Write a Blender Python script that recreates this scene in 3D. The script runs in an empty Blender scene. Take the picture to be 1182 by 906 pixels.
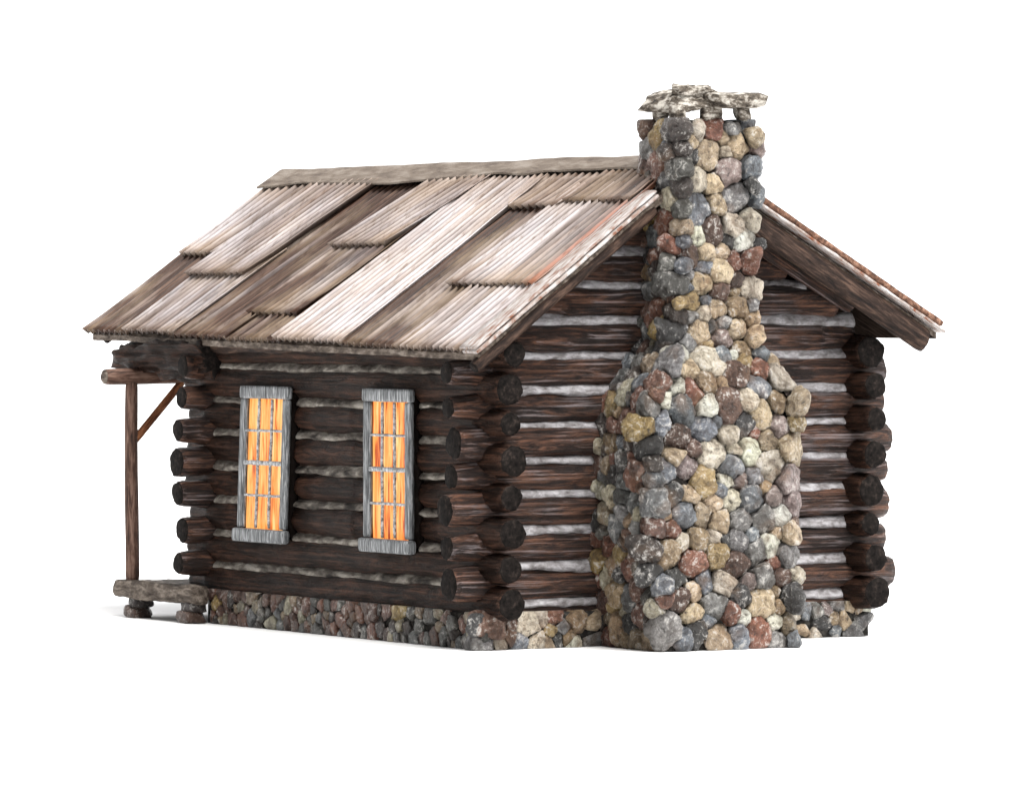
import bpy, math, random
import numpy as np
from mathutils import Vector, Matrix, noise

scene = bpy.context.scene
col = scene.collection

# ------------------------------------------------------------------ camera
FPX, SCALE = 6500.0, 130.0
ANG = math.radians(31.6)
PITCH = -math.atan(105 / FPX)
cam_d = bpy.data.cameras.new('camera')
cam = bpy.data.objects.new('camera', cam_d)
col.objects.link(cam)
cam.location = (-25.994, -42.663, 3.015)
fwd = Vector((math.sin(ANG) * math.cos(PITCH), math.cos(ANG) * math.cos(PITCH), math.sin(PITCH)))
cam.rotation_euler = fwd.to_track_quat('-Z', 'Y').to_euler()
cam_d.sensor_width = 36
cam_d.lens = 36 * FPX / 1182
cam_d.clip_start = 1
cam_d.clip_end = 2000
scene.camera = cam

# ------------------------------------------------------------------ light
world = bpy.data.worlds.new('World')
scene.world = world
world.use_nodes = True
bg = world.node_tree.nodes['Background']
bg.inputs['Color'].default_value = (1.0, 1.0, 1.0, 1)
bg.inputs['Strength'].default_value = 1.36
# white studio; world darkened on the cabin's left, added to shade that side
_t = world.node_tree
_tc = _t.nodes.new('ShaderNodeTexCoord')
_dp = _t.nodes.new('ShaderNodeVectorMath')
_dp.operation = 'DOT_PRODUCT'
_dp.inputs[1].default_value = Vector((-0.93, -0.30, 0.10)).normalized()
_t.links.new(_tc.outputs['Generated'], _dp.inputs[0])
_mr = _t.nodes.new('ShaderNodeMapRange')
_mr.interpolation_type = 'SMOOTHSTEP'
for _k, _v in zip(('From Min', 'From Max', 'To Min', 'To Max'), (0.0, 0.55, 1.0, 0.14)):
    _mr.inputs[_k].default_value = _v
_t.links.new(_dp.outputs['Value'], _mr.inputs['Value'])
_t.links.new(_mr.outputs['Result'], bg.inputs['Color'])
sd = bpy.data.lights.new('key_light', 'SUN')
sun = bpy.data.objects.new('key_light', sd)
col.objects.link(sun)
sd.energy = 4.6
sd.angle = math.radians(38)
sd.color = (1.0, 0.985, 0.96)
to_light = Vector((0.02, -0.50, 0.86))
sun.rotation_euler = (-to_light).to_track_quat('-Z', 'Y').to_euler()
sun.location = (5, -12, 12)
vs = scene.view_settings
vs.view_transform = 'Standard'
vs.look = 'None'
vs.exposure = 0.4
vs.gamma = 1.0
scene.cycles.max_bounces = 6
GZ = -0.07                      # level of the surface the cabin stands on

# ------------------------------------------------------------------ helpers
class NT:
    def __init__(s, name):
        s.m = bpy.data.materials.new(name)
        s.m.use_nodes = True
        s.t = s.m.node_tree
        s.b = s.t.nodes['Principled BSDF']
        s.b.inputs['Specular IOR Level'].default_value = 0.35

    def n(s, kind, **kw):
        nd = s.t.nodes.new(kind)
        for k, v in kw.items():
            if k.startswith('i_'):
                nd.inputs[k[2:].replace('_', ' ')].default_value = v
            else:
                setattr(nd, k, v)
        return nd

    def l(s, a, b):
        s.t.links.new(a, b)

    def noise(s, vec, scale, detail=5, rough=0.6, dist=0.0):
        nd = s.n('ShaderNodeTexNoise')
        nd.inputs['Scale'].default_value = scale
        nd.inputs['Detail'].default_value = detail
        nd.inputs['Roughness'].default_value = rough
        nd.inputs['Distortion'].default_value = dist
        if vec is not None:
            s.l(vec, nd.inputs['Vector'])
        return nd.outputs['Fac']

    def ramp(s, fac, stops, interp='LINEAR'):
        nd = s.n('ShaderNodeValToRGB')
        nd.color_ramp.interpolation = interp
        e = nd.color_ramp.elements
        while len(e) < len(stops):
            e.new(0.5)
        for el, (p, c) in zip(e, stops):
            el.position = p
            el.color = (c, c, c, 1) if isinstance(c, (int, float)) else (*c, 1)
        s.l(fac, nd.inputs['Fac'])
        return nd.outputs['Color']

    def math(s, op, a, b=None, clamp=False):
        nd = s.n('ShaderNodeMath', operation=op, use_clamp=clamp)
        for i, v in enumerate((a, b)):
            if v is None:
                continue
            if isinstance(v, (int, float)):
                nd.inputs[i].default_value = v
            else:
                s.l(v, nd.inputs[i])
        return nd.outputs[0]

    def mix(s, fac, a, b, mode='MIX'):
        nd = s.n('ShaderNodeMixRGB', blend_type=mode)
        for i, v in enumerate((fac, a, b)):
            if isinstance(v, (int, float)):
                nd.inputs[i].default_value = v if i == 0 else (v, v, v, 1)
            elif isinstance(v, tuple):
                nd.inputs[i].default_value = (*v, 1)
            else:
                s.l(v, nd.inputs[i])
        return nd.outputs[0]

    def coords(s, scale=(1, 1, 1), rnd=True):
        tc = s.n('ShaderNodeTexCoord')
        v = tc.outputs['Object']
        mp = s.n('ShaderNodeMapping')
        mp.inputs['Scale'].default_value = scale
        s.l(v, mp.inputs['Vector'])
        v = mp.outputs['Vector']
        if rnd:
            oi = s.n('ShaderNodeObjectInfo')
            k = s.math('MULTIPLY', oi.outputs['Random'], 57.0)
            ad = s.n('ShaderNodeVectorMath', operation='ADD')
            s.l(v, ad.inputs[0])
            s.l(k, ad.inputs[1])
            v = ad.outputs[0]
        return v

    def bump(s, h, strength, dist):
        nd = s.n('ShaderNodeBump')
        nd.inputs['Strength'].default_value = strength
        nd.inputs['Distance'].default_value = dist
        s.l(h, nd.inputs['Height'])
        s.l(nd.outputs['Normal'], s.b.inputs['Normal'])

    def base(s, c):
        if isinstance(c, tuple):
            s.b.inputs['Base Color'].default_value = (*c, 1)
        else:
            s.l(c, s.b.inputs['Base Color'])


def mesh_from(name, verts, faces, mats, midx=None, smooth=True, attrs=None):
    me = bpy.data.meshes.new(name)
    me.from_pydata([tuple(v) for v in verts], [], [tuple(f) for f in faces])
    for m in mats:
        me.materials.append(m)
    if midx is not None:
        me.polygons.foreach_set('material_index', midx)
    me.polygons.foreach_set('use_smooth', [smooth] * len(me.polygons))
    if attrs:
        for an, data in attrs.items():
            a = me.color_attributes.new(an, 'FLOAT_COLOR', 'POINT')
            a.data.foreach_set('color', np.asarray(data, dtype=np.float32).ravel())
    me.update()
    return me


WO = {}


def link(name, me, parent=None, wo=(0, 0, 0), rotz=0.0):
    o = bpy.data.objects.new(name, me)
    col.objects.link(o)
    WO[o] = Vector(wo)
    if parent is not None:
        o.parent = parent
        o.location = WO[o] - WO[parent]
    else:
        o.location = wo
    o.rotation_euler = (0, 0, rotz)
    return o


class MB:
    def __init__(s):
        s.v = []
        s.f = []
        s.mi = []
        s.at = []

    def add(s, v, f, mi=0, at=None):
        k = len(s.v)
        s.v += [tuple(p) for p in v]
        s.f += [tuple(i + k for i in q) for q in f]
        s.mi += [mi] * len(f)
        if at is not None:
            s.at += [at] * len(v) if len(np.shape(at)) == 1 else list(at)

    def box(s, x0, x1, y0, y1, z0, z1, mi=0):
        v = [(x, y, z) for x in (x0, x1) for y in (y0, y1) for z in (z0, z1)]
        s.add(v, [(0, 1, 3, 2), (4, 6, 7, 5), (0, 4, 5, 1), (2, 3, 7, 6), (0, 2, 6, 4), (1, 5, 7, 3)], mi)

    def build(s, name, mats, parent, smooth=False):
        me = mesh_from(name, s.v, s.f, mats, s.mi, smooth, {'tint': s.at} if s.at else None)
        return link(name, me, parent)


def nz(x, y, z):
    return noise.noise(Vector((x, y, z)))


def rough_box(mb, x0, x1, y0, y1, z0, z1, seg=0.08, amp=0.012, seed=0, mi=0, rot=None, piv=None, f=6.0):
    """box of subdivided faces with worn, uneven sides"""
    key = {}
    V = []
    F = []
    d = [x1 - x0, y1 - y0, z1 - z0]
    n = [max(1, min(120, int(round(k / seg)))) for k in d]
    c = [(x0 + x1) / 2, (y0 + y1) / 2, (z0 + z1) / 2]

    def vid(i, j, k):
        if (i, j, k) not in key:
            p = Vector((x0 + d[0] * i / n[0], y0 + d[1] * j / n[1], z0 + d[2] * k / n[2]))
            # soften the edges
            ed = (i in (0, n[0])) + (j in (0, n[1])) + (k in (0, n[2]))
            q = p * f + Vector((seed * 3.1, seed * 7.7, seed))
            w = noise.noise_vector(q) * amp + noise.noise_vector(q * 3.1) * amp * 0.4
            if ed >= 2:
                s_ = min(d) * 0.06 * (ed - 1)
                for a, (ii, nn) in enumerate(((i, n[0]), (j, n[1]), (k, n[2]))):
                    if ii == 0:
                        p[a] += s_
                    elif ii == nn:
                        p[a] -= s_
            p = p + w
            key[(i, j, k)] = len(V)
            V.append(p)
        return key[(i, j, k)]
    for a, b, cc in ((0, 1, 2), (1, 2, 0), (2, 0, 1)):
        for i in range(n[a]):
            for j in range(n[b]):
                for side in (0, 1):
                    q = []
                    for (u, v) in ((i, j), (i + 1, j), (i + 1, j + 1), (i, j + 1)):
                        t = [0, 0, 0]
                        t[a] = u
                        t[b] = v
                        t[cc] = n[cc] * side
                        q.append(vid(*t))
                    F.append(tuple(q) if side else tuple(reversed(q)))
    if rot is not None:
        P = Vector(piv if piv else c)
        V = [rot @ (v - P) + P for v in V]
    mb.add(V, F, mi)


def ico(level):
    t = (1 + 5 ** 0.5) / 2
    v = [Vector(p).normalized() for p in ((-1, t, 0), (1, t, 0), (-1, -t, 0), (1, -t, 0), (0, -1, t), (0, 1, t), (0, -1, -t), (0, 1, -t), (t, 0, -1), (t, 0, 1), (-t, 0, -1), (-t, 0, 1))]
    f = [(0, 11, 5), (0, 5, 1), (0, 1, 7), (0, 7, 10), (0, 10, 11), (1, 5, 9), (5, 11, 4), (11, 10, 2), (10, 7, 6), (7, 1, 8), (3, 9, 4), (3, 4, 2), (3, 2, 6), (3, 6, 8), (3, 8, 9), (4, 9, 5), (2, 4, 11), (6, 2, 10), (8, 6, 7), (9, 8, 1)]
    for _ in range(level):
        mid = {}
        nf = []

        def m(a, b):
            k = (min(a, b), max(a, b))
            if k not in mid:
                mid[k] = len(v)
                v.append((v[a] + v[b]).normalized())
            return mid[k]
        for a, b, c in f:
            x, y, z = m(a, b), m(b, c), m(c, a)
            nf += [(a, x, z), (b, y, x), (c, z, y), (x, y, z)]
        f = nf
    return np.array([tuple(p) for p in v]), f


ICO = {k: ico(k) for k in (2, 3)}

# ------------------------------------------------------------------ materials
def mat_log(name, dark, mid, red, pale, pale_amt, spec=0.2):
    t = NT(name)
    v = t.coords((1.5, 9, 9))
    n1 = t.noise(v, 1.6, 8, 0.7, 1.3)
    v2 = t.coords((0.35, 22, 22))
    n2 = t.noise(v2, 1.5, 6, 0.7, 0.3)
    v3 = t.coords((1.4, 3, 3))
    n3 = t.noise(v3, 1.3, 4, 0.6)
    a = t.math('ADD', t.math('MULTIPLY', n1, 0.5), t.math('MULTIPLY', n2, 0.5))
    c = t.ramp(a, [(0.36, dark), (0.48, mid), (0.60, red), (0.74, mid)])
    patch = t.ramp(n3, [(0.42, 0.0), (0.62, 1.0)])
    c = t.mix(t.math('MULTIPLY', patch, 0.55), c, dark)
    w = t.ramp(t.math('ADD', t.math('MULTIPLY', n2, 0.65), t.math('MULTIPLY', n3, 0.35)), [(0.535, 0.0), (0.65, 1.0)])
    c = t.mix(t.math('MULTIPLY', w, pale_amt), c, pale)
    t.base(c)
    t.b.inputs['Roughness'].default_value = 0.38
    t.b.inputs['Specular IOR Level'].default_value = spec
    h = t.math('ADD', t.math('MULTIPLY', n1, 0.6), t.math('MULTIPLY', n2, 0.6))
    t.bump(h, 1.0, 0.06)
    return t.m


def mat_plain(name, c0, c1, c2, scale=8, rough=0.7, stretch=(1, 1, 1), bump=0.5, dist=0.02, stops=(0.35, 0.5, 0.65), spec=0.12):
    t = NT(name)
    t.b.inputs['Specular IOR Level'].default_value = spec
    v = t.coords(stretch)
    n1 = t.noise(v, scale, 8, 0.65, 0.3)
    t.base(t.ramp(n1, [(stops[0], c0), (stops[1], c1), (stops[2], c2)]))
    t.b.inputs['Roughness'].default_value = rough
    n2 = t.noise(v, scale * 3, 6, 0.7)
    t.bump(t.math('ADD', n1, t.math('MULTIPLY', n2, 0.4)), bump, dist)
    return t.m


def mat_stone():
    t = NT('river_stone')
    at = t.n('ShaderNodeAttribute', attribute_name='tint')
    v = t.coords((1, 1, 1), False)
    n1 = t.noise(v, 7, 8, 0.7, 0.8)
    n2 = t.noise(v, 22, 8, 0.75, 0.5)
    n3 = t.noise(v, 3.2, 3, 0.5)
    c = at.outputs['Color']
    lo = t.mix(1.0, c, (0.34, 0.31, 0.29), 'MULTIPLY')
    c = t.mix(t.ramp(n1, [(0.38, 0.0), (0.58, 1.0)]), lo, c)
    # washes of rust and of pale limewash that differ from stone to stone
    c = t.mix(t.math('MULTIPLY', t.ramp(n3, [(0.55, 0.0), (0.72, 1.0)]), 0.35), c, (0.34, 0.20, 0.11))
    sp = t.ramp(t.math('ADD', t.math('MULTIPLY', n2, 0.6), t.math('MULTIPLY', n1, 0.4)), [(0.53, 0.0), (0.60, 1.0)])
    c = t.mix(t.math('MULTIPLY', sp, 0.8), c, (0.70, 0.67, 0.63))
    dk = t.ramp(n2, [(0.36, 1.0), (0.46, 0.0)])
    c = t.mix(t.math('MULTIPLY', dk, 0.8), c, (0.03, 0.026, 0.024))
    t.base(c)
    t.b.inputs['Roughness'].default_value = 0.33
    t.b.inputs['Specular IOR Level'].default_value = 0.5
    t.bump(t.math('ADD', t.math('MULTIPLY', n1, 1.0), t.math('MULTIPLY', n2, 0.7)), 1.0, 0.085)
    return t.m


def mat_sheet():
    t = NT('weathered_iron')
    at = t.n('ShaderNodeAttribute', attribute_name='tint')
    sp = t.n('ShaderNodeSeparateColor')
    t.l(at.outputs['Color'], sp.inputs[0])
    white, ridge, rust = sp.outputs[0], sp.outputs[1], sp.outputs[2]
    st_ = t.n('ShaderNodeAttribute', attribute_name='st').outputs['Vector']

    def sc(a, b):
        mp = t.n('ShaderNodeMapping')
        mp.inputs['Scale'].default_value = (a, b, 1)
        t.l(st_, mp.inputs['Vector'])
        return mp.outputs['Vector']
    n1 = t.noise(sc(3.6, 0.35), 1.3, 5, 0.6, 0.15)
    n2 = t.noise(sc(1.5, 1.1), 1.0, 4, 0.55, 0.3)
    n3 = t.noise(sc(22, 0.7), 1.2, 5, 0.65)
    # bare brown iron
    c = t.ramp(n3, [(0.32, (0.020, 0.011, 0.008)), (0.5, (0.054, 0.031, 0.022)), (0.70, (0.12, 0.078, 0.056))])
    c = t.mix(1.0, c, t.mix(ridge, (0.22, 0.20, 0.19), (1.4, 1.35, 1.35)), 'MULTIPLY')  # rib contrast deepened in the colour: valleys darker, crests lighter
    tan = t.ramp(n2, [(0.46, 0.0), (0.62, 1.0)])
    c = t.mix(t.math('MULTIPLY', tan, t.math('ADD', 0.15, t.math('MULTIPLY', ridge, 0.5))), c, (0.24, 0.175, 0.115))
    # worn pale coat, heaviest on the raised ribs
    k = t.math('ADD', t.math('MULTIPLY', n1, 1.1), t.math('MULTIPLY', n2, 0.5))
    k = t.math('ADD', k, t.math('MULTIPLY', white, 0.9))
    k = t.math('ADD', k, t.math('MULTIPLY', n3, 0.4))
    w = t.ramp(t.math('MULTIPLY', k, 0.5), [(0.56, 0.0), (0.92, 1.0)])
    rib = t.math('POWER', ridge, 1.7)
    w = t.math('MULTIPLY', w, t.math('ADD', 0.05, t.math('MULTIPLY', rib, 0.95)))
    pale = t.ramp(n1, [(0.35, (0.47, 0.395, 0.355)), (0.55, (0.68, 0.635, 0.64))])
    # tea-coloured stain gathers at the sheet ends
    st = t.ramp(t.math('ADD', t.math('MULTIPLY', rust, 0.55), t.math('MULTIPLY', n2, 0.6)), [(0.42, 0.0), (0.70, 1.0)])
    pale = t.mix(t.math('MULTIPLY', st, 0.6), pale, (0.30, 0.20, 0.12))
    c = t.mix(w, c, pale)
    orange = t.ramp(t.math('ADD', t.math('MULTIPLY', at.outputs['Alpha'], 0.5), t.math('MULTIPLY', n1, 0.5)), [(0.54, 0.0), (0.64, 1.0)])
    c = t.mix(t.math('MULTIPLY', orange, 0.8), c, (0.26, 0.085, 0.035))
    n5 = t.noise(t.coords((2.5, 14, 2.5), True), 2.0, 7, 0.7, 0.3)
    c = t.mix(1.0, c, t.ramp(n5, [(0.34, (0.62, 0.55, 0.50)), (0.46, (1.0, 1.0, 1.0)), (0.64, (1.10, 1.10, 1.12))]), 'MULTIPLY')
    t.base(c)
    t.b.inputs['Roughness'].default_value = 0.45
    t.b.inputs['Specular IOR Level'].default_value = 0.2
    t.bump(t.math('ADD', n3, n5), 0.35, 0.015)
    return t.m


def mat_pane():
    t = NT('lit_glass')
    v = t.coords((6, 11, 1.1), True)
    n1 = t.noise(v, 1.3, 5, 0.6, 0.9)
    v2 = t.coords((6, 26, 1.6), True)
    n2 = t.noise(v2, 1.2, 5, 0.65, 0.5)
    k = t.math('ADD', t.math('MULTIPLY', n1, 0.6), t.math('MULTIPLY', n2, 0.4))
    c = t.ramp(k, [(0.34, (0.16, 0.02, 0.01)), (0.425, (0.62, 0.10, 0.02)), (0.475, (0.90, 0.30, 0.06)), (0.55, (0.98, 0.50, 0.16)), (0.66, (1.0, 0.70, 0.34))])
    t.base((0.02, 0.015, 0.01))
    t.l(c, t.b.inputs['Emission Color'])
    t.b.inputs['Emission Strength'].default_value = 0.95
    t.b.inputs['Roughness'].default_value = 0.6
    return t.m


def mat_end():
    t = NT('log_end_grain')
    tc = t.n('ShaderNodeTexCoord')
    sp = t.n('ShaderNodeSeparateXYZ')
    t.l(tc.outputs['Object'], sp.inputs[0])
    r2 = t.math('SQRT', t.math('ADD', t.math('MULTIPLY', sp.outputs[1], sp.outputs[1]), t.math('MULTIPLY', sp.outputs[2], sp.outputs[2])))
    n = t.noise(t.coords((1, 1, 1)), 18, 6, 0.7)
    ring = t.math('SINE', t.math('ADD', t.math('MULTIPLY', r2, 170), t.math('MULTIPLY', n, 6)))
    k = t.math('ADD', t.math('MULTIPLY', ring, 0.015), n)
    c = t.ramp(k, [(0.36, (0.003, 0.0025, 0.0022)), (0.56, (0.012, 0.0095, 0.0085)), (0.78, (0.05, 0.037, 0.031))])
    nn = t.noise(t.coords((1, 1, 1)), 26, 3, 0.6)
    rim = t.ramp(t.math('ADD', t.math('MULTIPLY', r2, 2.6), t.math('MULTIPLY', nn, 1.1)), [(1.0, 0.0), (1.04, 0.45)])
    c = t.mix(rim, c, (0.42, 0.37, 0.35))
    t.base(c)
    t.b.inputs['Roughness'].default_value = 0.75
    t.b.inputs['Specular IOR Level'].default_value = 0.06
    t.bump(k, 0.5, 0.02)
    return t.m


M = {}
M['log_side'] = mat_log('shaded_log_bark', (0.004, 0.0025, 0.002), (0.021, 0.012, 0.009), (0.085, 0.042, 0.028), (0.13, 0.10, 0.088), 0.14, 0.08)  # shade of the side wall put into a darker bark colour
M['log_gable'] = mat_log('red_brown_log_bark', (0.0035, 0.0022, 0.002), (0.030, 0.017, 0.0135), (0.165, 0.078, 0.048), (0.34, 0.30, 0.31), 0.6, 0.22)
M['end'] = mat_end()
M['bar'] = mat_plain('pale_grey_bar_paint', (0.10, 0.10, 0.105), (0.30, 0.31, 0.32), (0.60, 0.61, 0.62), 9, 0.5, (3, 3, 3), 0.4, 0.01)
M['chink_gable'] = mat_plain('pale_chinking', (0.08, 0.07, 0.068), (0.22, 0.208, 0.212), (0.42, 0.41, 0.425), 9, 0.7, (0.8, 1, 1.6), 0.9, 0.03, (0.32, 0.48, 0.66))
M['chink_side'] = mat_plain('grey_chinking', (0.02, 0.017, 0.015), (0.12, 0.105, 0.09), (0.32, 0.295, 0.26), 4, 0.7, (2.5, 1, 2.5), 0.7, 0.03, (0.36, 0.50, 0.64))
M['core'] = mat_plain('dark_daub', (0.008, 0.007, 0.006), (0.012, 0.009, 0.008), (0.02, 0.016, 0.014), spec=0.0)
M['mortar'] = mat_plain('dark_mortar', (0.008, 0.007, 0.0065), (0.022, 0.020, 0.018), (0.07, 0.063, 0.056), 14, 0.8)
M['stone'] = mat_stone()
M['sheet'] = mat_sheet()
M['deck'] = mat_plain('roof_board', (0.03, 0.022, 0.018), (0.10, 0.078, 0.062), (0.24, 0.20, 0.17), 6, 0.7, (3, 1, 3))
M['soffit'] = mat_plain('shaded_soffit_board', (0.005, 0.004, 0.0035), (0.014, 0.010, 0.008), (0.035, 0.025, 0.02), 5, 0.9, (1, 6, 1), spec=0.0)  # roof boards with the underside's shade put into the colour
M['cap'] = mat_plain('tan_ridge_metal', (0.07, 0.050, 0.039), (0.15, 0.118, 0.092), (0.23, 0.195, 0.165), 3.5, 0.6, (3, 0.8, 3), 0.6, 0.03, (0.32, 0.5, 0.66))
M['rafter'] = mat_plain('brown_rafter', (0.007, 0.0045, 0.004), (0.028, 0.017, 0.013), (0.09, 0.055, 0.040), 3, 0.6, (1.2, 8, 8), 0.8, 0.03)
M['porch'] = mat_plain('brown_pole', (0.03, 0.019, 0.015), (0.09, 0.05, 0.037), (0.20, 0.125, 0.095), 4, 0.6, (1, 7, 7), 0.6, 0.015)
M['porch_red'] = mat_plain('red_brown_pole', (0.06, 0.022, 0.012), (0.20, 0.075, 0.035), (0.34, 0.15, 0.07), 4, 0.6, (1, 7, 7), 0.6, 0.015)
M['plank'] = mat_plain('grey_plank', (0.035, 0.026, 0.021), (0.10, 0.080, 0.065), (0.25, 0.21, 0.175), 5, 0.7, (4, 1, 4), 0.7, 0.02)
M['frame'] = mat_plain('worn_grey_paint', (0.035, 0.036, 0.037), (0.16, 0.168, 0.175), (0.46, 0.47, 0.48), 9, 0.55, (6, 6, 0.5), 0.5, 0.010, (0.33, 0.50, 0.66))
M['trim'] = mat_plain('white_flashing', (0.17, 0.06, 0.03), (0.27, 0.22, 0.195), (0.46, 0.435, 0.425), 6, 0.5, (1, 5, 1), 0.5, 0.02, (0.36, 0.46, 0.6))
M['rust'] = mat_plain('rusty_edge', (0.04, 0.022, 0.016), (0.12, 0.06, 0.038), (0.34, 0.20, 0.14), 9, 0.6, (2, 1, 2), 0.7, 0.02, (0.36, 0.50, 0.70))
M['slab'] = mat_plain('weathered_slab', (0.03, 0.025, 0.021), (0.15, 0.125, 0.10), (0.60, 0.56, 0.50), 9, 0.6, (1, 1, 2), 1.0, 0.05, (0.36, 0.48, 0.60))
M['pane'] = mat_pane()
g = NT('white_sweep')
gn = g.noise(g.coords((1, 1, 1), False), 3)
g.base(g.ramp(gn, [(0.0, 0.90), (1.0, 0.92)]))
g.b.inputs['Roughness'].default_value = 1.0
g.b.inputs['Specular IOR Level'].default_value = 0.0
M['white'] = g.m

# ------------------------------------------------------------------ setting
gm = mesh_from('ground', [(-700, -700, GZ), (700, -700, GZ), (700, 700, GZ), (-700, 700, GZ)], [(0, 1, 2, 3)], [M['white']])
ground = link('ground', gm)
ground['kind'] = 'structure'
ground['label'] = 'plain white studio surface under the cabin'

# ------------------------------------------------------------------ cabin root
W, L = 3.92, 5.0
root = bpy.data.objects.new('log_cabin', None)
col.objects.link(root)
root.location = (W / 2, L / 2, GZ)
WO[root] = Vector((W / 2, L / 2, GZ))
root['label'] = 'dark log cabin with lit windows, corrugated iron roof and cobblestone chimney'
root['category'] = 'cabin'

XR, ZR = 1.85, 4.25            # ridge
SL, SR = 0.734, 0.565
def zl(x): return 2.893 + SL * x
def zr(x): return ZR - SR * (x - XR)


# ------------------------------------------------------------------ logs
def tube(a, b, r0, r1, seed, mats, name, parent, amp=0.05, groove=0.035, seg=28, step=0.05, oval=1.0, bend=0.012, endcut=0.012):
    a = Vector(a)
    b = Vector(b)
    d = b - a
    ln = d.length
    n = max(3, int(ln / step))
    V, F, MI = [], [], []
    rows = []
    ts = [i / n for i in range(n + 1)]
    flare = [random.Random(seed * 7.7 + q).uniform(0.70, 1.02) for q in (0, 1)] if name == 'log' else [1, 1]
    for i, t in enumerate(ts):
        x = (t - 0.5) * ln
        ff = 1 + (flare[0] - 1) * max(0, 1 - t * ln / 0.40) ** 0.5 + (flare[1] - 1) * max(0, 1 - (1 - t) * ln / 0.40) ** 0.5
        oy = bend * nz(x * 0.8, seed * 3.7, 1.3)
        oz = bend * nz(x * 0.8, seed * 3.7, 7.3)
        row = []
        for j in range(seg):
            th = 2 * math.pi * j / seg
            cy, cz = math.cos(th), math.sin(th)
            r = r0 + (r1 - r0) * t
            r *= ff * (1 + amp * nz(x * 1.7 + seed * 9, cy * 1.1, cz * 1.1 + seed))
            r *= 1 + groove * nz(x * 1.3 + seed * 5, cy * 5, cz * 5 + seed * 2) + groove * 0.5 * nz(x * 4 + seed, cy * 9, cz * 9)
            if i in (0, n):
                r *= 0.93
            tx = endcut * nz(seed * 2 + i, cy * 2, cz * 2) if i in (0, n) else 0
            row.append(len(V))
            V.append((x + tx, oy + r * cy * oval, oz + r * cz))
        rows.append(row)
    for i in range(n):
        for j in range(seg):
            k = (j + 1) % seg
            F.append((rows[i][j], rows[i][k], rows[i + 1][k], rows[i + 1][j]))
            MI.append(0)
    for row, flip in ((rows[0], True), (rows[-1], False)):
        # end grain: an inner ring, then the centre
        inner = []
        cx = sum(V[q][0] for q in row) / seg
        cy = sum(V[q][1] for q in row) / seg
        cz = sum(V[q][2] for q in row) / seg
        s_ = -1 if flip else 1
        for q in row:
            inner.append(len(V))
            p = V[q]
            V.append((cx + s_ * (0.010 + 0.006 * nz(p[1] * 30, p[2] * 30, seed)), cy + (p[1] - cy) * 0.86, cz + (p[2] - cz) * 0.86))
        c = len(V)
        V.append((cx + s_ * 0.008, cy, cz))
        for j in range(seg):
            k = (j + 1) % seg
            q1 = (row[j], row[k], inner[k], inner[j])
            q2 = (inner[j], inner[k], c)
            if flip:
                q1, q2 = tuple(reversed(q1)), tuple(reversed(q2))
            F += [q1, q2]
            MI += [1, 1]
    me = mesh_from(name, V, F, mats, MI, True)
    o = link(name, me, parent, (a + b) / 2)
    o.rotation_euler = Vector(d).to_track_quat('X', 'Z').to_euler()
    return o


rnd = random.Random(7)
LOGR = 0.157
side_z = [0.345, 0.655, 0.965, 1.285, 1.615, 1.925, 2.24, 2.56]
gab_z = [0.51, 0.835, 1.17, 1.475, 1.77, 2.08, 2.40]

WIN = [dict(y0=0.95, y1=1.85, z0=0.735, z1=2.225, tilt=0.0), dict(y0=3.235, y1=4.205, z0=0.745, z1=2.22, tilt=math.radians(3.6))]


def core_box(mb, *a):
    mb.box(*a)


# side wall towards the camera's left, with its window openings
def wall_side(x, holes, sgn):
    mb = MB()
    z0, z1 = 0.25, 2.62
    ys = [-0.05] + [q for w in holes for q in (w['y0'] + 0.10, w['y1'] - 0.10)] + [L + 0.05]
    for i in range(0, len(ys), 2):
        mb.box(x - 0.06, x + 0.06, ys[i], ys[i + 1], z0, z1)
    for w in holes:
        mb.box(x - 0.06, x + 0.06, w['y0'] + 0.10, w['y1'] - 0.10, z0, w['z0'] + 0.08)
        mb.box(x - 0.06, x + 0.06, w['y0'] + 0.10, w['y1'] - 0.10, w['z1'] - 0.08, z1)
    return mb.build('wall', [M['core']], root)


def chink_strip(mb, axis, fixed, sgn, a0, a1, z, rr, seed, prot):
    """one bulging bead of chinking between two logs"""
    n = max(2, int((a1 - a0) / 0.05))
    seg = 8
    V, F = [], []
    for i in range(n + 1):
        a = a0 + (a1 - a0) * i / n
        rz = rr * (1 + 0.5 * nz(a * 2.6, seed, 0) + 0.25 * nz(a * 9, seed, 4))
        out = prot + 0.014 * nz(a * 4, seed, 9)
        zc = z + 0.016 * nz(a * 1.6, seed, 5)
        for j in range(seg + 1):
            th = -math.pi / 2 + math.pi * j / seg
            c = max(0.0, math.cos(th)) ** 0.6
            off = fixed + sgn * (0.03 + (out - 0.03) * c * (1.0 - 0.45 * math.sin(th)))
            zz = zc + rz * math.sin(th) + 0.005 * nz(a * 12, th * 3, seed)
            V.append((off, a, zz) if axis == 'Y' else (a, off, zz))
    for i in range(n):
        for j in range(seg):
            q = (i * (seg + 1) + j, (i + 1) * (seg + 1) + j, (i + 1) * (seg + 1) + j + 1, i * (seg + 1) + j + 1)
            F.append(q)
    mb.add(V, F)


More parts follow.
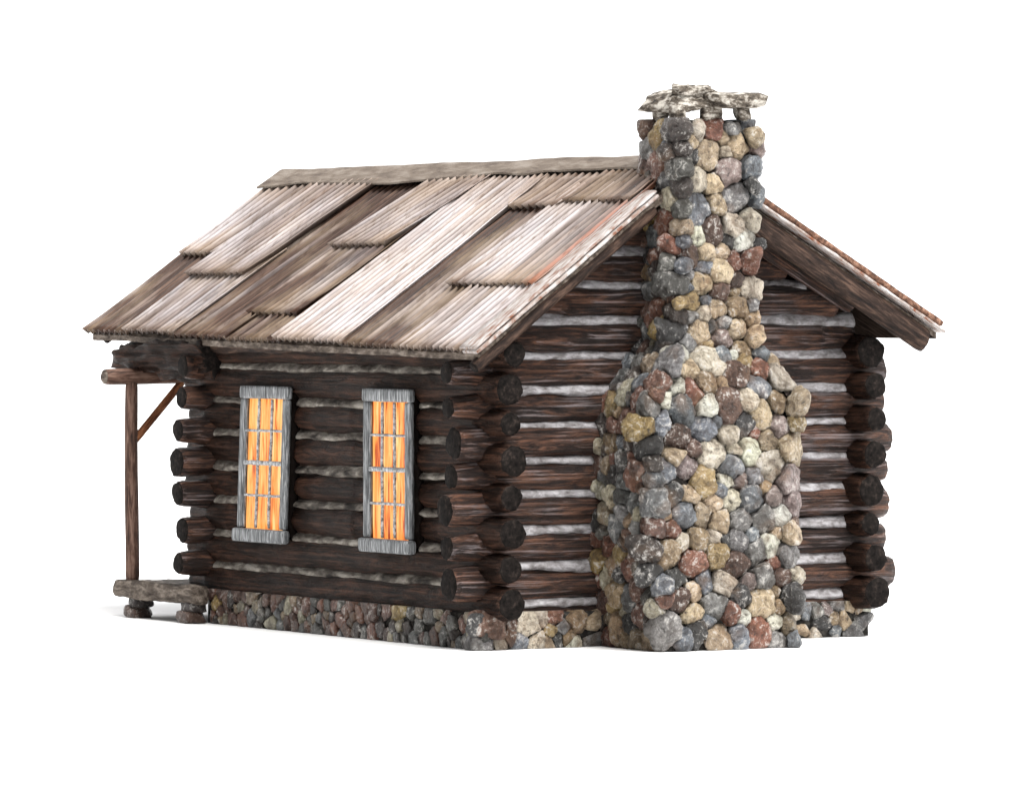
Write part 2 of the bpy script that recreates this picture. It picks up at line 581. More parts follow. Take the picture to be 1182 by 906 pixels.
def side_wall(x, holes, sgn, seed0, front=True):
    wl = wall_side(x, holes, sgn)
    for i, z in enumerate(side_z):
        a = -0.39 + rnd.uniform(-0.06, 0.08)
        b = L + 0.40 + rnd.uniform(-0.05, 0.06)
        cuts = []
        for w in holes:
            if w['z0'] - 0.02 < z < w['z1'] - 0.03:
                off = math.tan(w['tilt']) * ((w['z0'] + w['z1']) / 2 - z)
                cuts.append((w['y0'] + 0.07 + off, w['y1'] - 0.07 + off))
        segs = []
        s = a
        for c0, c1 in cuts:
            segs.append((s, c0))
            s = c1
        segs.append((s, b))
        R0 = LOGR * rnd.uniform(0.93, 1.05)
        if i == 0:
            R0 = 0.17
        for k, (s0, s1) in enumerate(segs):
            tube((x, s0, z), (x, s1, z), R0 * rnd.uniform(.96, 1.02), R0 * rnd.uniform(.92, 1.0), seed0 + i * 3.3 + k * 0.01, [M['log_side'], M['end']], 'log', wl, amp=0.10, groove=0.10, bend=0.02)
    mb = MB()
    zs = [(side_z[i] + side_z[i + 1]) / 2 for i in range(len(side_z) - 1)]
    for i, z in enumerate(zs):
        cuts = []
        for w in holes:
            if w['z0'] < z < w['z1']:
                off = math.tan(w['tilt']) * ((w['z0'] + w['z1']) / 2 - z)
                cuts += [w['y0'] + 0.05 + off, w['y1'] - 0.05 + off]
        ys = [0.12] + cuts + [L - 0.12]
        for k in range(0, len(ys), 2):
            chink_strip(mb, 'Y', x, sgn, ys[k], ys[k + 1], z, 0.048, i * 7.1 + seed0, 0.110)
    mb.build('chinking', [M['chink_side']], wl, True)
    return wl


def gable_wall(y, sgn, seed0):
    mb = MB()
    mb.box(-0.05, W + 0.05, y - 0.055, y + 0.055, 0.25, 2.6)
    V = [(-0.05, y - 0.055, 2.6), (W + 0.05, y - 0.055, 2.6), (XR, y - 0.055, 4.05), (-0.05, y + 0.055, 2.6), (W + 0.05, y + 0.055, 2.6), (XR, y + 0.055, 4.05)]
    mb.add(V, [(0, 1, 2), (5, 4, 3), (0, 2, 5, 3), (1, 4, 5, 2)])
    wl = mb.build('wall', [M['core']], root)
    for i, z in enumerate(gab_z):
        a = -0.40 + rnd.uniform(-0.05, 0.06)
        b = W + 0.36 + rnd.uniform(-0.07, 0.06)
        R0 = LOGR * rnd.uniform(0.95, 1.06)
        tube((a, y, z), (b, y, z), R0 * rnd.uniform(.9, 1.0), R0 * rnd.uniform(.93, 1.02), seed0 + i * 2.9, [M['log_gable'], M['end']], 'log', wl, amp=0.16, groove=0.11, bend=0.03)
    zz = 2.705
    k = 0
    zs = list(gab_z)
    while zz < 3.95:
        a = (zz - 2.893) / SL + 0.22
        b = XR + (ZR - zz) / SR - 0.34
        if zz < 2.8:
            a = 0.0
            b = W - 0.02
        tube((a, y, zz), (b, y, zz), LOGR * 1.02, LOGR * 1.02, seed0 + 40 + k * 1.7, [M['log_gable'], M['end']], 'log', wl, amp=0.16, groove=0.11, bend=0.03)
        zs.append(zz)
        zz += 0.31
        k += 1
    mb = MB()
    zc = [0.35] + [(zs[i] + zs[i + 1]) / 2 for i in range(len(zs) - 1)]
    for i, z in enumerate(zc):
        a, b = 0.12, W - 0.12
        if z > 2.6:
            a = (z - 2.893) / SL + 0.30
            b = XR + (ZR - z) / SR - 0.42
        if b - a > 0.2:
            chink_strip(mb, 'X', y, sgn, a, b, z - 0.012, 0.054, i * 3.3 + seed0, 0.118)
    mb.build('chinking', [M['chink_gable']], wl, True)
    # sill piece under the lowest chinking
    tube((0.05, y, 0.235), (W - 0.05, y, 0.235), 0.125, 0.125, seed0 + 88, [M['log_gable'], M['end']], 'log', wl, amp=0.06, groove=0.05)
    return wl


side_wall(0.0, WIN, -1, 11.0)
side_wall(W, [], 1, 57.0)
gable_wall(0.0, -1, 5.0)
gable_wall(L, 1, 31.0)

# ------------------------------------------------------------------ stones
PAL = [((0.60, 0.47, 0.32), 20), ((0.74, 0.65, 0.53), 20), ((0.26, 0.255, 0.255), 17), ((0.21, 0.23, 0.26), 12), ((0.065, 0.064, 0.064), 9),
       ((0.36, 0.26, 0.16), 8), ((0.40, 0.29, 0.14), 4), ((0.24, 0.105, 0.07), 7), ((0.13, 0.075, 0.056), 9), ((0.30, 0.235, 0.225), 9)]
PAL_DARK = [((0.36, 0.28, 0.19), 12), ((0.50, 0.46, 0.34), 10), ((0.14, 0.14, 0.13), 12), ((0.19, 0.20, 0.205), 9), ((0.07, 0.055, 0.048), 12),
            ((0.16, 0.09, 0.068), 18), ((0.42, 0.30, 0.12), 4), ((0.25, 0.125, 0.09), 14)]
PAL_SHADED = PAL_DARK[:4] + PAL[2:8] + PAL_DARK[4:]  # darker mix: puts the shade of the chimney's left face into stone colours


def pick(r, pal):
    t = r.uniform(0, sum(w for _, w in pal))
    for c, w in pal:
        t -= w
        if t <= 0:
            break
    k = r.uniform(0.72, 1.3)
    h = (r.uniform(0.98, 1.03), 1.0, r.uniform(0.95, 1.02))
    return tuple(min(0.75, max(0.01, q * k * h_)) for q, h_ in zip(c, h))


def stones(seeds, level, r, pal, mb, flat=0.11, gap=0.95, mi=0, dark=None, zmax=99, wide=1.9, lump=1.0):
    """seeds: (pos, normal, size). Packed cobbles: each one is limited by its neighbours."""
    P = np.array([tuple(s[0]) for s in seeds])
    R = np.array([s[2] for s in seeds])
    dirs, faces = ICO[level]
    for i, (p, nrm, size) in enumerate(seeds):
        nrm = np.array(tuple(nrm))
        dv = P - P[i]
        dist = np.linalg.norm(dv, axis=1)
        idx = [j for j in range(len(P)) if j != i and dist[j] < (R[i] + R[j]) * 1.7]
        pw = r.choice([7, 9, 12, 16]) if lump > 0.6 else r.choice([18, 24])
        out = flat * r.uniform(0.75, 1.35)
        # ellipsoid: wide along the face, shallow outwards
        dn = dirs @ nrm
        tang = np.sqrt(np.maximum(0, 1 - dn ** 2))
        Rt = size * wide
        inv = ((np.abs(dn) / np.where(dn > 0, out, 0.10)) ** 2 + (tang / Rt) ** 2) ** 0.5
        acc = inv ** pw
        for j in idx:
            n_ = dv[j] / dist[j]
            h = dist[j] * R[i] / (R[i] + R[j]) * gap
            acc = acc + np.maximum(0, dirs @ n_ / h) ** pw
        for _ in range(r.choice([1, 2, 3, 4])):
            n_ = np.array([r.gauss(0, 1) for _ in range(3)]) + nrm * 0.7
            n_ /= np.linalg.norm(n_)
            e = 1 / math.sqrt((n_ @ nrm / out) ** 2 + (1 - min(1, (n_ @ nrm) ** 2)) / (size * 1.3) ** 2)
            h = e * r.uniform(0.80, 1.05)
            acc = acc + np.maximum(0, dirs @ n_ / h) ** pw
        rad = acc ** (-1.0 / pw)
        pts = dirs * rad[:, None]
        sd = r.uniform(0, 100)
        V = []
        for q, d in zip(pts, dirs):
            w = 1 + lump * 0.17 * nz(d[0] * 1.6 + sd, d[1] * 1.6, d[2] * 1.6) + 0.11 * nz(d[0] * 4 + sd, d[1] * 4, d[2] * 4) + 0.05 * nz(d[0] * 9 + sd, d[1] * 9, d[2] * 9)
            V.append((p[0] + q[0] * w, p[1] + q[1] * w, min(zmax, max(GZ + 0.003, p[2] + q[2] * w))))
        c = pick(r, dark if (dark and nrm[0] < -0.5) else pal)  # left-facing stones can take a palette with shade in its colours
        mb.add(V, faces, mi, (*c, 1))


def poisson(r, w, h, size_fn, tries=4000):
    pts = []
    for _ in range(tries):
        u, v = r.uniform(0, w), r.uniform(0, h)
        s = size_fn(u, v) * r.choice([0.75, 0.9, 1.0, 1.1, 1.3])
        if all((u - a) ** 2 + (v - b) ** 2 > ((s + q) * 0.84) ** 2 for a, b, q in pts):
            pts.append((u, v, s))
    return pts


# chimney hull: corner columns as functions of z
def lerp(z, tab):
    if z <= tab[0][0]:
        return tab[0][1]
    for (z0, a), (z1, b) in zip(tab, tab[1:]):
        if z <= z1:
            t = (z - z0) / (z1 - z0)
            return tuple(p + (q - p) * t for p, q in zip(a, b))
    return tab[-1][1]


CH_TOP = 4.66
#        z     back-left x, front-left x, front-right x, back-right x, front y
HULL = [(-0.07, (1.08, 1.06, 2.52, 2.56, -1.26)),
        (0.9, (1.02, 0.94, 2.54, 2.58, -1.16)),
        (1.6, (1.04, 0.92, 2.60, 2.62, -1.12)),
        (2.12, (1.10, 0.95, 2.65, 2.66, -1.10)),
        (2.36, (1.30, 1.18, 2.55, 2.56, -0.97)),
        (2.62, (1.50, 1.42, 2.42, 2.44, -0.78)),
        (3.4, (1.55, 1.49, 2.41, 2.42, -0.74)),
        (CH_TOP, (1.54, 1.50, 2.44, 2.45, -0.72))]
YB = -0.10


def hull_pt(face, u, z, inset=0.0):
    bl, fl, fr, br, yf = lerp(z, HULL)
    if face == 'F':
        return Vector((fl + (fr - fl) * u, yf + inset, z)), Vector((0, -1, 0))
    if face == 'L':
        return Vector((bl + (fl - bl) * u + inset, YB + (yf - YB) * u, z)), Vector((-1, 0, 0))
    if face == 'R':
        return Vector((fr + (br - fr) * u - inset, yf + (YB - yf) * u, z)), Vector((1, 0, 0))
    return Vector((br + (bl - br) * u, YB - inset, z)), Vector((0, 1, 0))


def chimney():
    r = random.Random(21)
    mb = MB()
    # mortar body
    ins = 0.090
    zs = [GZ + 0.004 + (CH_TOP - 0.03 - 0.004 - GZ) * i / 60 for i in range(61)]
    V, F = [], []
    for z in zs:
        bl, fl, fr, br, yf = lerp(z, HULL)
        ring = []
        cs = [(bl + ins, YB), (fl + ins, yf + ins), (fr - ins, yf + ins), (br - ins, YB)]
        for k in range(4):
            a, b = cs[k], cs[(k + 1) % 4]
            for t in range(8):
                ring.append((a[0] + (b[0] - a[0]) * t / 8, a[1] + (b[1] - a[1]) * t / 8))
        for (x, y) in ring:
            V.append((x + 0.02 * nz(x * 9, y * 9, z * 9), y + 0.02 * nz(x * 9 + 5, y * 9, z * 9), z))
    n = 32
    for i in range(60):
        for j in range(n):
            k = (j + 1) % n
            F.append((i * n + j, i * n + k, (i + 1) * n + k, (i + 1) * n + j))
    F.append(tuple(60 * n + j for j in range(n)))
    F.append(tuple(reversed(range(n))))
    mb.add(V, F, 1, (0.05, 0.05, 0.05, 1))
    # seeds by dart throwing over the hull itself
    seeds = []
    for szs, tries in (((0.14, 0.13), 160), ((0.12, 0.11), 1200), ((0.10, 0.088), 7000), ((0.078, 0.07), 9000), ((0.056,), 8000)):
        for _ in range(tries):
            z = r.uniform(GZ + 0.07, CH_TOP - 0.10)
            bl, fl, fr, br, yf = lerp(z, HULL)
            wf, wl_ = fr - fl, YB - yf
            per = r.uniform(0, wf + 2 * wl_ + (1.0 if z > 3.7 else 0))
            if per < wl_:
                face, u = 'L', per / wl_
            elif per < wl_ + wf:
                face, u = 'F', (per - wl_) / wf
            elif per < 2 * wl_ + wf:
                face, u = 'R', (per - wl_ - wf) / wl_
            else:
                face, u = 'B', r.random()
            p, nn = hull_pt(face, u, z, 0.085)
            s = r.choice(szs) * r.uniform(0.93, 1.07)
            if 2.5 < z < 3.7:
                s *= 0.84
            if face == 'L':
                s *= 0.92
            if face == 'F' and (u < 0.08 or u > 0.92):
                nn = (nn + Vector((-0.7 if u < .5 else 0.7, 0, 0))).normalized()
            if 2.1 < z < 2.6:
                nn = (nn + Vector((0, 0, 0.5))).normalized()
            if all((p - q[0]).length > (s + q[2]) * 0.86 for q in seeds):
                seeds.append((p, nn, s))
    print('chimney stones', len(seeds))
    stones(seeds, 3, r, PAL, mb, flat=0.090, gap=1.04, zmax=CH_TOP - 0.01, dark=PAL_SHADED)
    ch = mb.build('chimney', [M['stone'], M['mortar']], root, True)
    return ch


ch = chimney()


def rock(name, c, dims, seed, mat, parent, rot=(0, 0, 0), level=3, pw=8, cuts=8, rough=0.10):
    r = random.Random(seed)
    dirs, faces = ICO[level]
    acc = np.zeros(len(dirs))
    for a in range(3):
        acc += np.abs(dirs[:, a] / dims[a]) ** pw
    for _ in range(cuts):
        n_ = np.array([r.gauss(0, 1), r.gauss(0, 1), r.gauss(0, 0.7)])
        n_ /= np.linalg.norm(n_)
        e = np.sum(np.abs(n_ / np.array(dims)) ** 2) ** -0.5
        acc += np.maximum(0, dirs @ n_ / (e * r.uniform(0.95, 1.3))) ** pw
    rad = acc ** (-1 / pw)
    from mathutils import Euler
    E_ = Euler(rot)
    V = []
    for d, q in zip(dirs, rad):
        p = Vector(d * q)
        w = 1 + rough * nz(d[0] * 2.2 + seed, d[1] * 2.2, d[2] * 2.2) + rough * 0.7 * nz(d[0] * 6 + seed, d[1] * 6, d[2] * 6) + rough * .4 * nz(d[0] * 14 + seed, d[1] * 14, d[2] * 14)
        p = p * w
        p.rotate(E_)
        V.append(Vector(c) + p)
    return link(name, mesh_from(name, V, faces, [mat], None, True), parent)


# chimney cap: rough flags held clear of the stack by small stones
for k, (x, y, w_) in enumerate(((1.62, -0.60, 0.07), (1.68, -0.22, 0.07), (1.97, -0.60, 0.11), (2.26, -0.22, 0.06), (2.31, -0.60, 0.065))):
    rock('cap_support', (x, y, CH_TOP + 0.04), (w_, 0.07, 0.075), 60 + k, M['slab'], ch, level=2)
rock('cap_slab', (2.08, -0.42, CH_TOP + 0.165), (0.36, 0.42, 0.070), 81, M['slab'], ch, rot=(0.05, -0.02, 0.05), pw=12, rough=0.13, cuts=5)
rock('cap_slab', (1.80, -0.46, CH_TOP + 0.16), (0.29, 0.38, 0.080), 84, M['slab'], ch, rot=(0.06, -0.22, 0.1), pw=10, rough=0.18, cuts=5)
rock('cap_slab', (1.82, -0.52, CH_TOP + 0.235), (0.17, 0.16, 0.050), 87, M['slab'], ch, rot=(0.1, 0.10, 0.4), pw=8, rough=0.2)


# ------------------------------------------------------------------ foundation
def foundation():
    r = random.Random(5)
    mb = MB()
    mb.box(-0.15, W + 0.10, -0.15, L - 0.08, GZ + 0.004, 0.25, 1)
    mb.at += [(0.05, 0.05, 0.05, 1)] * 8
    H = 0.26
    def strip(length, fn, nrm, smul, pal, pc):
        seeds = []
        for _ in range(7000):
            u, z = r.uniform(0.0, length), r.uniform(GZ + 0.03, H - 0.03)
            s = 0.070 * smul * r.choice([0.7, 0.85, 1, 1.2, 1.45])
            p = Vector(fn(u, z))
            if all((p - q[0]).length > (s + q[2]) * 0.78 for q in seeds):
                seeds.append((p, Vector(nrm), s))
        stones(seeds, 2 if smul < 1.1 else 3, r, pal, mb, flat=0.030, gap=1.03, wide=2.2, lump=0.5, zmax=H + 0.004)
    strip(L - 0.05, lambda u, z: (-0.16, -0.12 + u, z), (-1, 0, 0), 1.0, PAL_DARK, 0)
    strip(1.15, lambda u, z: (-0.14 + u, -0.16, z), (0, -1, 0), 1.25, PAL, 0)
    strip(1.42, lambda u, z: (2.58 + u, -0.16, z), (0, -1, 0), 1.15, PAL, 0)
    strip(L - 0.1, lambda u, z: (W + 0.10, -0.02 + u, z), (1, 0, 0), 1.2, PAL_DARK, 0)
    # corner stone
    stones([(Vector((-0.12, -0.15, 0.13)), Vector((-0.5, -0.86, 0)), 0.10), (Vector((-0.14, -0.13, -0.02)), Vector((-0.7, -0.7, 0)), 0.08)], 3, r, [((0.24, 0.235, 0.235), 1), ((0.2, 0.12, 0.09), 1)], mb, flat=0.07)
    mb.build('foundation', [M['stone'], M['mortar']], root, True)


foundation()


# ------------------------------------------------------------------ windows
def window(w, seed):
    yc, zc = (w['y0'] + w['y1']) / 2, (w['z0'] + w['z1']) / 2
    # lean in the wall plane
    R = Matrix(((1, 0, 0), (0, 1, -math.tan(w['tilt'])), (0, 0, 1)))
    piv = (-0.17, yc, zc)
    hw, hh = (w['y1'] - w['y0']) / 2, (w['z1'] - w['z0']) / 2
    mb = MB()
    X0, X1 = -0.228, -0.175
    fw = 0.088
    y0, y1, z0, z1 = yc - hw, yc + hw, zc - hh, zc + hh
    A = dict(seg=0.03, amp=0.0025, rot=R, piv=piv, f=9)
    rough_box(mb, X0, X1, y0 + 0.03, y0 + 0.03 + fw, z0 + 0.13, z1 - 0.12, seed=seed, **A)
    rough_box(mb, X0, X1, y1 - 0.03 - fw, y1 - 0.03, z0 + 0.13, z1 - 0.12, seed=seed + 1, **A)
    rough_box(mb, X0 - 0.008, X1, y0 + 0.02, y1 - 0.02, z1 - 0.12, z1, seed=seed + 2, **A)
    k0 = len(mb.v)
    for (a0, a1, b0, b1) in ((y0 + 0.06, y0 + 0.12, z0 + 0.06, z1 - 0.06), (y1 - 0.12, y1 - 0.06, z0 + 0.06, z1 - 0.06), (y0 + 0.12, y1 - 0.12, z1 - 0.11, z1 - 0.06), (y0 + 0.12, y1 - 0.12, z0 + 0.06, z0 + 0.11)):
        mb.box(X1 - 0.01, -0.05, a0, a1, b0, b1, 1)
    for q in range(k0, len(mb.v)):
        mb.v[q] = tuple(R @ (Vector(mb.v[q]) - Vector(piv)) + Vector(piv))
    fr = mb.build('window', [M['frame'], M['core']], root, True)
    mb = MB()
    rough_box(mb, X0 - 0.035, X1, y0 - 0.01, y1 + 0.01, z0, z0 + 0.127, seed=seed + 3, **A)
    mb.build('sill', [M['frame']], fr, True)
    gy0, gy1, gz0, gz1 = y0 + 0.03 + fw, y1 - 0.03 - fw, z0 + 0.13, z1 - 0.12
    mb = MB()
    nA = dict(seg=0.05, amp=0.005, rot=R, piv=piv, f=9)
    rough_box(mb, -0.175, -0.15, gy0 - 0.01, gy1 + 0.01, gz0 - 0.01, gz1 + 0.01, seed=seed, seg=0.1, amp=0.002, rot=R, piv=piv)
    mb.build('pane', [M['pane']], fr, True)
    # sash rails and bars
    for k in range(1, 3):
        yy = gy0 + (gy1 - gy0) * k / 3
        mb = MB()
        rough_box(mb, -0.212, -0.19, yy - 0.014, yy + 0.014, gz0 + 0.002, gz1 - 0.002, seed=seed + 5 + k, **nA)
        mb.build('glazing_bar', [M['bar']], fr, True)
    for k, t in ((1, 0.013), (2, 0.023), (3, 0.013)):
        zz = gz0 + (gz1 - gz0) * (k / 4 + 0.005)
        mb = MB()
        rough_box(mb, -0.228 if k == 2 else -0.219, -0.186, gy0 + 0.002, gy1 - 0.002, zz - t, zz + t, seed=seed + 8 + k, **nA)
        mb.build('glazing_bar', [M['bar']], fr, True)
    # sash stiles
    for s_, a, b in ((0, gy0 + 0.002, gy0 + 0.022), (1, gy1 - 0.022, gy1 - 0.002)):
        mb = MB()
        rough_box(mb, -0.216, -0.188, a, b, gz0 + 0.003, gz1 - 0.003, seed=seed + 12 + s_, **nA)
        mb.build('sash_stile', [M['frame']], fr, True)


window(WIN[0], 3)
window(WIN[1], 23)


# ------------------------------------------------------------------ roof
def eave_x(y): return -0.435 + 0.024 * y


Y0, Y1 = -0.58, 7.20


def roof():
    mb = MB()
    th = 0.055
    # left deck slope
    n = 60
    V, F = [], []
    for i in range(n + 1):
        y = Y0 + 0.03 + (Y1 - Y0 - 0.10) * i / n
        xe = eave_x(y) + 0.02 + 0.012 * nz(y * 1.5, 3, 3)
        for (x, dz) in ((xe, -0.025), (XR, -0.025), (XR, -0.025 - th * 1.2), (xe, -0.025 - th)):
            V.append((x, y, zl(x) + dz + 0.008 * nz(y * 2.2, x, 8)))
    for i in range(n):
        for j in range(4):
            k = (j + 1) % 4
            F.append((i * 4 + j, (i + 1) * 4 + j, (i + 1) * 4 + k, i * 4 + k))
    F += [(0, 1, 2, 3), tuple(n * 4 + j for j in (3, 2, 1, 0))]
    mb.add(V, F)
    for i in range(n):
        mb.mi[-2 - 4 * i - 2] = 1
    # right deck slope
    V, F = [], []
    for i in range(n + 1):
        y = Y0 + 0.03 + (Y1 - Y0 - 0.10) * i / n
        for (x, dz) in ((XR + 0.003, -0.045), (4.50, -0.025), (4.50, -0.025 - th), (XR + 0.003, -0.05 - th)):
            V.append((x, y, zr(x) + dz))
    for i in range(n):
        for j in range(4):
            k = (j + 1) % 4
            F.append((i * 4 + j, (i + 1) * 4 + j, (i + 1) * 4 + k, i * 4 + k))
    F += [(0, 1, 2, 3), tuple(n * 4 + j for j in (3, 2, 1, 0))]
    mb.add(V, F)
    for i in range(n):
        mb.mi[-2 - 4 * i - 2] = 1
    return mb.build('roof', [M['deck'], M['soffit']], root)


rf = roof()
PITCHC = 0.117


def sheet(xb, ybl, ybr, xt, ytl, ytr, lift, white, rust=0.0, side='L', seed=0, fade=0.0):
    """corrugated sheet: lower edge from ybl to ybr at x=xb, upper edge ytl..ytr at x=xt"""
    wdt = abs(ybl - ybr)
    waves = max(2, round(wdt / PITCHC))
    nu = waves * 10
    nv = max(6, int(abs(xt - (xb(ybl) if callable(xb) else xb)) / 0.07))
    zf = zl if side == 'L' else zr
    slope = SL if side == 'L' else -SR
    nrm = Vector((-slope, 0, 1)).normalized()
    V, A, B = [], [], []
    for lay in (0, 1):
        for j in range(nv + 1):
            t = j / nv
            for i in range(nu + 1):
                s = i / nu
                yb = ybl + (ybr - ybl) * s
                yt = ytl + (ytr - ytl) * s
                y = yb + (yt - yb) * t
                xe = xb(y) if callable(xb) else xb + 0.015 * (nz(s * 1.3, seed, 2.0))
                x = xe + (xt - xe) * t
                x += (1 - t) * 0.006 * nz(s * 9, seed, 4)
                ph = s * waves * 2 * math.pi
                c = math.cos(ph)
                h = lift + 0.028 * c + 0.006 * nz(x * 1.5, y * 2, seed) + 0.012 * nz(x * 0.9, y * 0.8, seed + 9) + 0.003 * nz(x * 7, y * 3, seed)
                h += 0.014 * (1 - t) ** 6
                h -= lay * 0.011
                p = Vector((x, y, zf(x))) + nrm * h
                V.append(p)
                B.append((s * wdt + seed * 5.3, t * nv * 0.085, seed * 3.7, 1))
                en = max(0, 1 - t * (nv * 0.07) / 0.35) * 0.8 + max(0, 1 - (1 - t) * (nv * 0.07) / 0.6) * 0.8
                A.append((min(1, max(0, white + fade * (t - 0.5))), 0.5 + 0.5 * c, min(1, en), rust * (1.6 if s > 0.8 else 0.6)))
    nn = (nv + 1) * (nu + 1)
    F = []
    for j in range(nv):
        for i in range(nu):
            a = j * (nu + 1) + i
            F.append((a, a + nu + 1, a + nu + 2, a + 1))
            F.append((nn + a, nn + a + 1, nn + a + nu + 2, nn + a + nu + 1))
    for i in range(nu):
        F.append((i, i + 1, nn + i + 1, nn + i))
        a = nv * (nu + 1) + i
        F.append((a, nn + a, nn + a + 1, a + 1))
    for j in range(nv):
        a = j * (nu + 1)
        F.append((a, nn + a, nn + a + nu + 1, a + nu + 1))
        a += nu
        F.append((a, a + nu + 1, nn + a + nu + 1, nn + a))
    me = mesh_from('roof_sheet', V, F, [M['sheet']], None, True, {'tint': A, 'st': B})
    return link('roof_sheet', me, rf)


E_ = eave_x
TOP = 1.69
b = 0.010
#      xb     ybl    ybr    xt    ytl   ytr   lift white
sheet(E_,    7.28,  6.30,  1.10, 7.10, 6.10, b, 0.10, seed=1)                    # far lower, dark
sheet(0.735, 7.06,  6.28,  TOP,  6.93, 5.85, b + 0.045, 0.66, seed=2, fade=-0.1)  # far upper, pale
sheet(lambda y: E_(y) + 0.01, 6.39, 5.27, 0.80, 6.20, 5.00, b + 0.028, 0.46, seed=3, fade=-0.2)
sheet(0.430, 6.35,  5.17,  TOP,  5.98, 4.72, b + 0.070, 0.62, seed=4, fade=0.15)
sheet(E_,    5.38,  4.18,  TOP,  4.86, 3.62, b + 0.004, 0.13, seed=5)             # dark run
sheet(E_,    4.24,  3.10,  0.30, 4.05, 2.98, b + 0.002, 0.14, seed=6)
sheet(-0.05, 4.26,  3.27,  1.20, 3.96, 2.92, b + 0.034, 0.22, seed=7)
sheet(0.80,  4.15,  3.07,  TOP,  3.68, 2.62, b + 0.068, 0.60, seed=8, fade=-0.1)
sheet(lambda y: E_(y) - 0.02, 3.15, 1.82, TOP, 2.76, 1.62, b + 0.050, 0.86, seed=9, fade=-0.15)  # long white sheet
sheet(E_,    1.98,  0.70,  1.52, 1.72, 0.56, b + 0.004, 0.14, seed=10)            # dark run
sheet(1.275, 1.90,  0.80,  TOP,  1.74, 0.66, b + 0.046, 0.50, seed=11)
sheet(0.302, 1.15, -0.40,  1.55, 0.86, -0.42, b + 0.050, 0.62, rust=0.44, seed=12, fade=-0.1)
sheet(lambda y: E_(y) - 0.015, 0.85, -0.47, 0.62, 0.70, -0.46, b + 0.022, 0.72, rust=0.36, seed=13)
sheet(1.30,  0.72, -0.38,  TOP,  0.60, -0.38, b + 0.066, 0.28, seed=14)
yy = Y1
k = 0
while yy > Y0 + 0.3:
    y2 = max(Y0 + 0.18, yy - 1.12)
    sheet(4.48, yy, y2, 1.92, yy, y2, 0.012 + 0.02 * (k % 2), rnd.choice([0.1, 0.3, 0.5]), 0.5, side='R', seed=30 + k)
    yy = y2 + 0.08 if y2 > Y0 + 0.2 else -9
    k += 1


# ridge cap
def ridge():
    V, F = [], []
    n = 110
    y0, y1 = -0.40, 7.02
    lowx = [(7.02, 1.60), (6.3, 1.655), (5.2, 1.63), (4.4, 1.60), (3.0, 1.665), (2.5, 1.685), (2.0, 1.665), (1.7, 1.69), (0.4, 1.70), (-0.4, 1.68)]
    for i in range(n + 1):
        y = y1 + (y0 - y1) * i / n
        xl = 1.6
        for (a, p), (b_, q) in zip(lowx, lowx[1:]):
            if b_ <= y <= a:
                xl = p + (q - p) * (a - y) / (a - b_)
        xl += 0.008 * nz(y * 3, 1, 1) - 0.05
        wz = 0.014 * nz(y * 0.9, 4, 1) + 0.006 * nz(y * 3, 4, 1)
        up = 0.090
        xr_ = 2.14
        prof = [(xl, zl(xl) + up + 0.040 + 0.010 * nz(y * 2.2, 8, 1)), ((xl + XR) / 2, zl((xl + XR) / 2) + up + 0.030), (XR - 0.03, ZR + up - 0.005 + wz), (XR, ZR + up + 0.006 + wz), (XR + 0.04, ZR + up - 0.012 + wz), (xr_, zr(xr_) + up - 0.02)]
        for x, z in prof:
            V.append((x, y, z))
        for x, z in reversed(prof):
            V.append((x, y, z - 0.018))
    m = 12
    for i in range(n):
        for j in range(m):
            k = (j + 1) % m
            F.append((i * m + j, i * m + k, (i + 1) * m + k, (i + 1) * m + j))
    F += [tuple(reversed(range(m))), tuple(n * m + j for j in range(m))]
    me = mesh_from('ridge_cap', V, F, [M['cap']], None, False)
    return link('ridge_cap', me, rf)


ridge()


# gable edge flashing and bargeboards, both slopes
def slope_bar(name, x0, x1, side, y0, y1, h0, h1, mat, parent, seed=0, amp=0.006, seg=0.06):
    """bar lying along the roof slope; h0..h1 measured square to the slope"""
    zf = zl if side == 'L' else zr
    sl = SL if side == 'L' else -SR
    a = math.atan(sl)
    ln = (x1 - x0) / math.cos(a)
    mb = MB()
    rough_box(mb, 0, ln, y0, y1, h0, h1, seg=seg, amp=amp, seed=seed, f=5)
    R = Matrix.Rotation(-a, 3, 'Y')
    mb.v = [tuple(R @ Vector(v) + Vector((x0, 0, zf(x0)))) for v in mb.v]
    return mb.build(name, [mat], parent, True)


slope_bar('edge_flashing', -0.46, 1.44, 'L', -0.60, -0.34, 0.052, 0.074, M['trim'], rf, 1)
slope_bar('edge_flashing', 2.0, 4.50, 'R', -0.62, -0.36, 0.035, 0.088, M['rust'], rf, 2, amp=0.005)
slope_bar('edge_strip', 2.0, 4.55, 'R', -0.628, -0.40, 0.000, 0.026, M['trim'], rf, 3, amp=0.008)
slope_bar('edge_strip', -0.47, 1.43, 'L', -0.615, -0.36, 0.008, 0.040, M['trim'], rf, 4, amp=0.006)


def rafter(x0, x1, side, y, drop, r, seed, mat=None, oval=1.0):
    zf = zl if side == 'L' else zr
    tube((x0, y, zf(x0) - drop), (x1, y, zf(x1) - drop), r, r, seed, [mat or M['rafter'], M['end']], 'rafter', root, amp=0.06, groove=0.07, seg=20, step=0.06, oval=oval, bend=0.02)


rafter(-0.46, 1.42, 'L', -0.52, 0.115, 0.058, 201)
rafter(2.20, 4.38, 'R', -0.54, 0.170, 0.112, 203, oval=0.5)
rafter(0.10, 1.70, 'L', -0.24, 0.20, 0.070, 205)
rafter(2.2, 3.75, 'R', -0.24, 0.20, 0.085, 207, mat=M['log_gable'])
rafter(2.2, 3.95, 'R', -0.40, 0.16, 0.060, 209)
rafter(-0.20, 1.80, 'L', 6.95, 0.11, 0.045, 211)
rafter(2.0, 4.4, 'R', 7.00, 0.125, 0.06, 213)

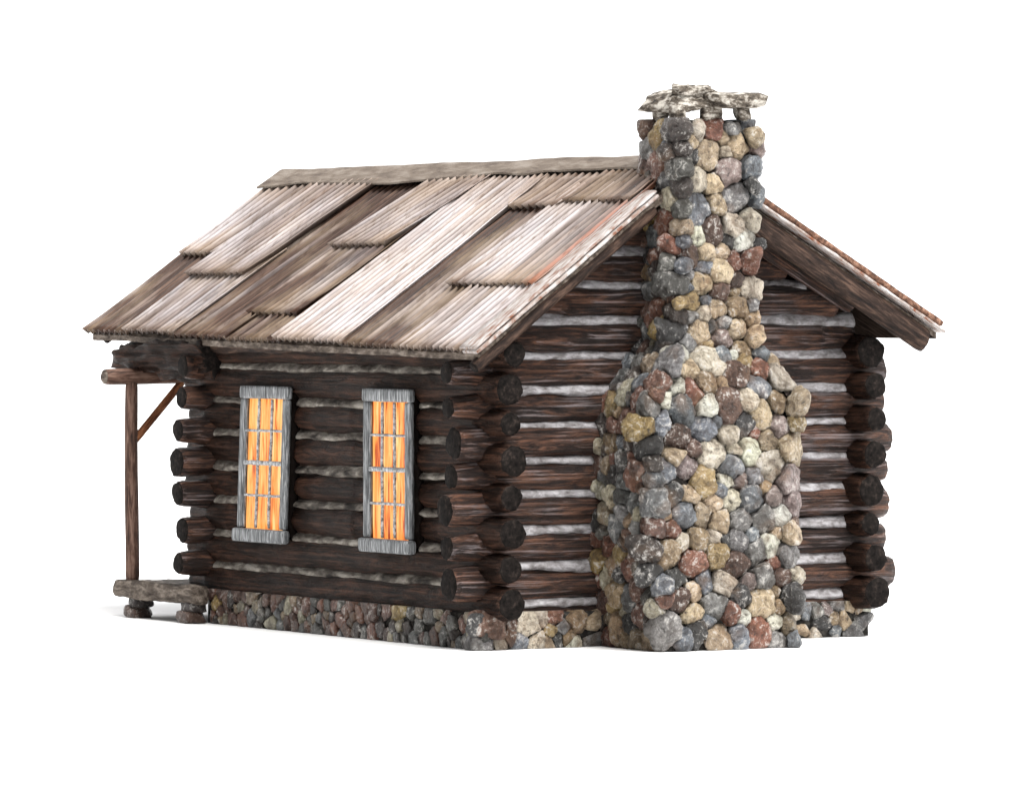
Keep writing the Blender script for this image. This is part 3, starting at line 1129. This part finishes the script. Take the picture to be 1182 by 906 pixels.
# wall plates: top logs that run on to carry the porch roof
o = tube((-0.16, 4.75, 2.47), (-0.16, 6.62, 2.46), 0.20, 0.15, 301, [M['log_side'], M['end']], 'plate_log', root, amp=0.42, groove=0.55, seg=36, step=0.03)
tube((-0.17, 0.05, 2.60), (-0.17, 4.9, 2.60), 0.06, 0.06, 302, [M['rafter'], M['end']], 'plate_log', root, amp=0.5, groove=0.3, seg=24, step=0.04)
tube((W, 4.9, 2.47), (W, 6.6, 2.46), 0.15, 0.13, 303, [M['log_side'], M['end']], 'plate_log', root, amp=0.2, groove=0.1)

# ------------------------------------------------------------------ porch
tube((-0.60, 6.20, 2.285), (W + 0.5, 6.20, 2.285), 0.080, 0.074, 401, [M['porch'], M['plank']], 'porch_beam', root, amp=0.10, groove=0.05, seg=20)
tube((-0.30, 6.20, 0.29), (-0.30, 6.20, 2.225), 0.070, 0.062, 402, [M['porch'], M['plank']], 'porch_post', root, amp=0.05, groove=0.04, seg=20)
tube((W + 0.2, 6.20, 0.29), (W + 0.2, 6.20, 2.225), 0.070, 0.062, 403, [M['porch'], M['plank']], 'porch_post', root, amp=0.05, groove=0.04, seg=20)
tube((-0.27, 6.19, 1.66), (0.26, 6.19, 2.24), 0.040, 0.040, 404, [M['porch_red'], M['plank']], 'porch_brace', root, amp=0.08, groove=0.05, seg=16)
tube((W + 0.17, 6.19, 1.66), (W - 0.36, 6.19, 2.24), 0.040, 0.040, 405, [M['porch_red'], M['plank']], 'porch_brace', root, amp=0.08, groove=0.05, seg=16)
mb = MB()
rough_box(mb, -0.30, W + 0.25, 5.16, 6.36, 0.20, 0.285, seg=0.12, amp=0.008, seed=3)
pd = mb.build('porch_deck', [M['plank']], root, True)
mb = MB()
rough_box(mb, -0.40, -0.22, 4.74, 6.44, 0.115, 0.30, seg=0.06, amp=0.014, seed=7)
mb.build('edge_beam', [M['plank']], pd, True)
for k, (x, y, s) in enumerate(((-0.29, 6.10, 0.9), (-0.30, 4.98, 0.95), (W + 0.1, 6.10, 1.0))):
    a = rock('pier', (x, y, GZ + 0.06), (0.13 * s, 0.20 * s, 0.065), 500 + k, M['stone'], root, level=2, rough=0.14)
    b_ = rock('pier_stone', (x + 0.01, y - 0.02, 0.085), (0.12 * s, 0.17 * s, 0.055), 520 + k, M['stone'], a, level=2, rough=0.14)
    for q, c in ((a, (0.15, 0.085, 0.06)), (b_, (0.07, 0.055, 0.05))):
        at = q.data.color_attributes.new('tint', 'FLOAT_COLOR', 'POINT')
        at.data.foreach_set('color', np.tile(np.array((*c, 1), dtype=np.float32), len(q.data.vertices)))
print('objects', len(bpy.data.objects), 'verts', sum(len(m.vertices) for m in bpy.data.meshes))
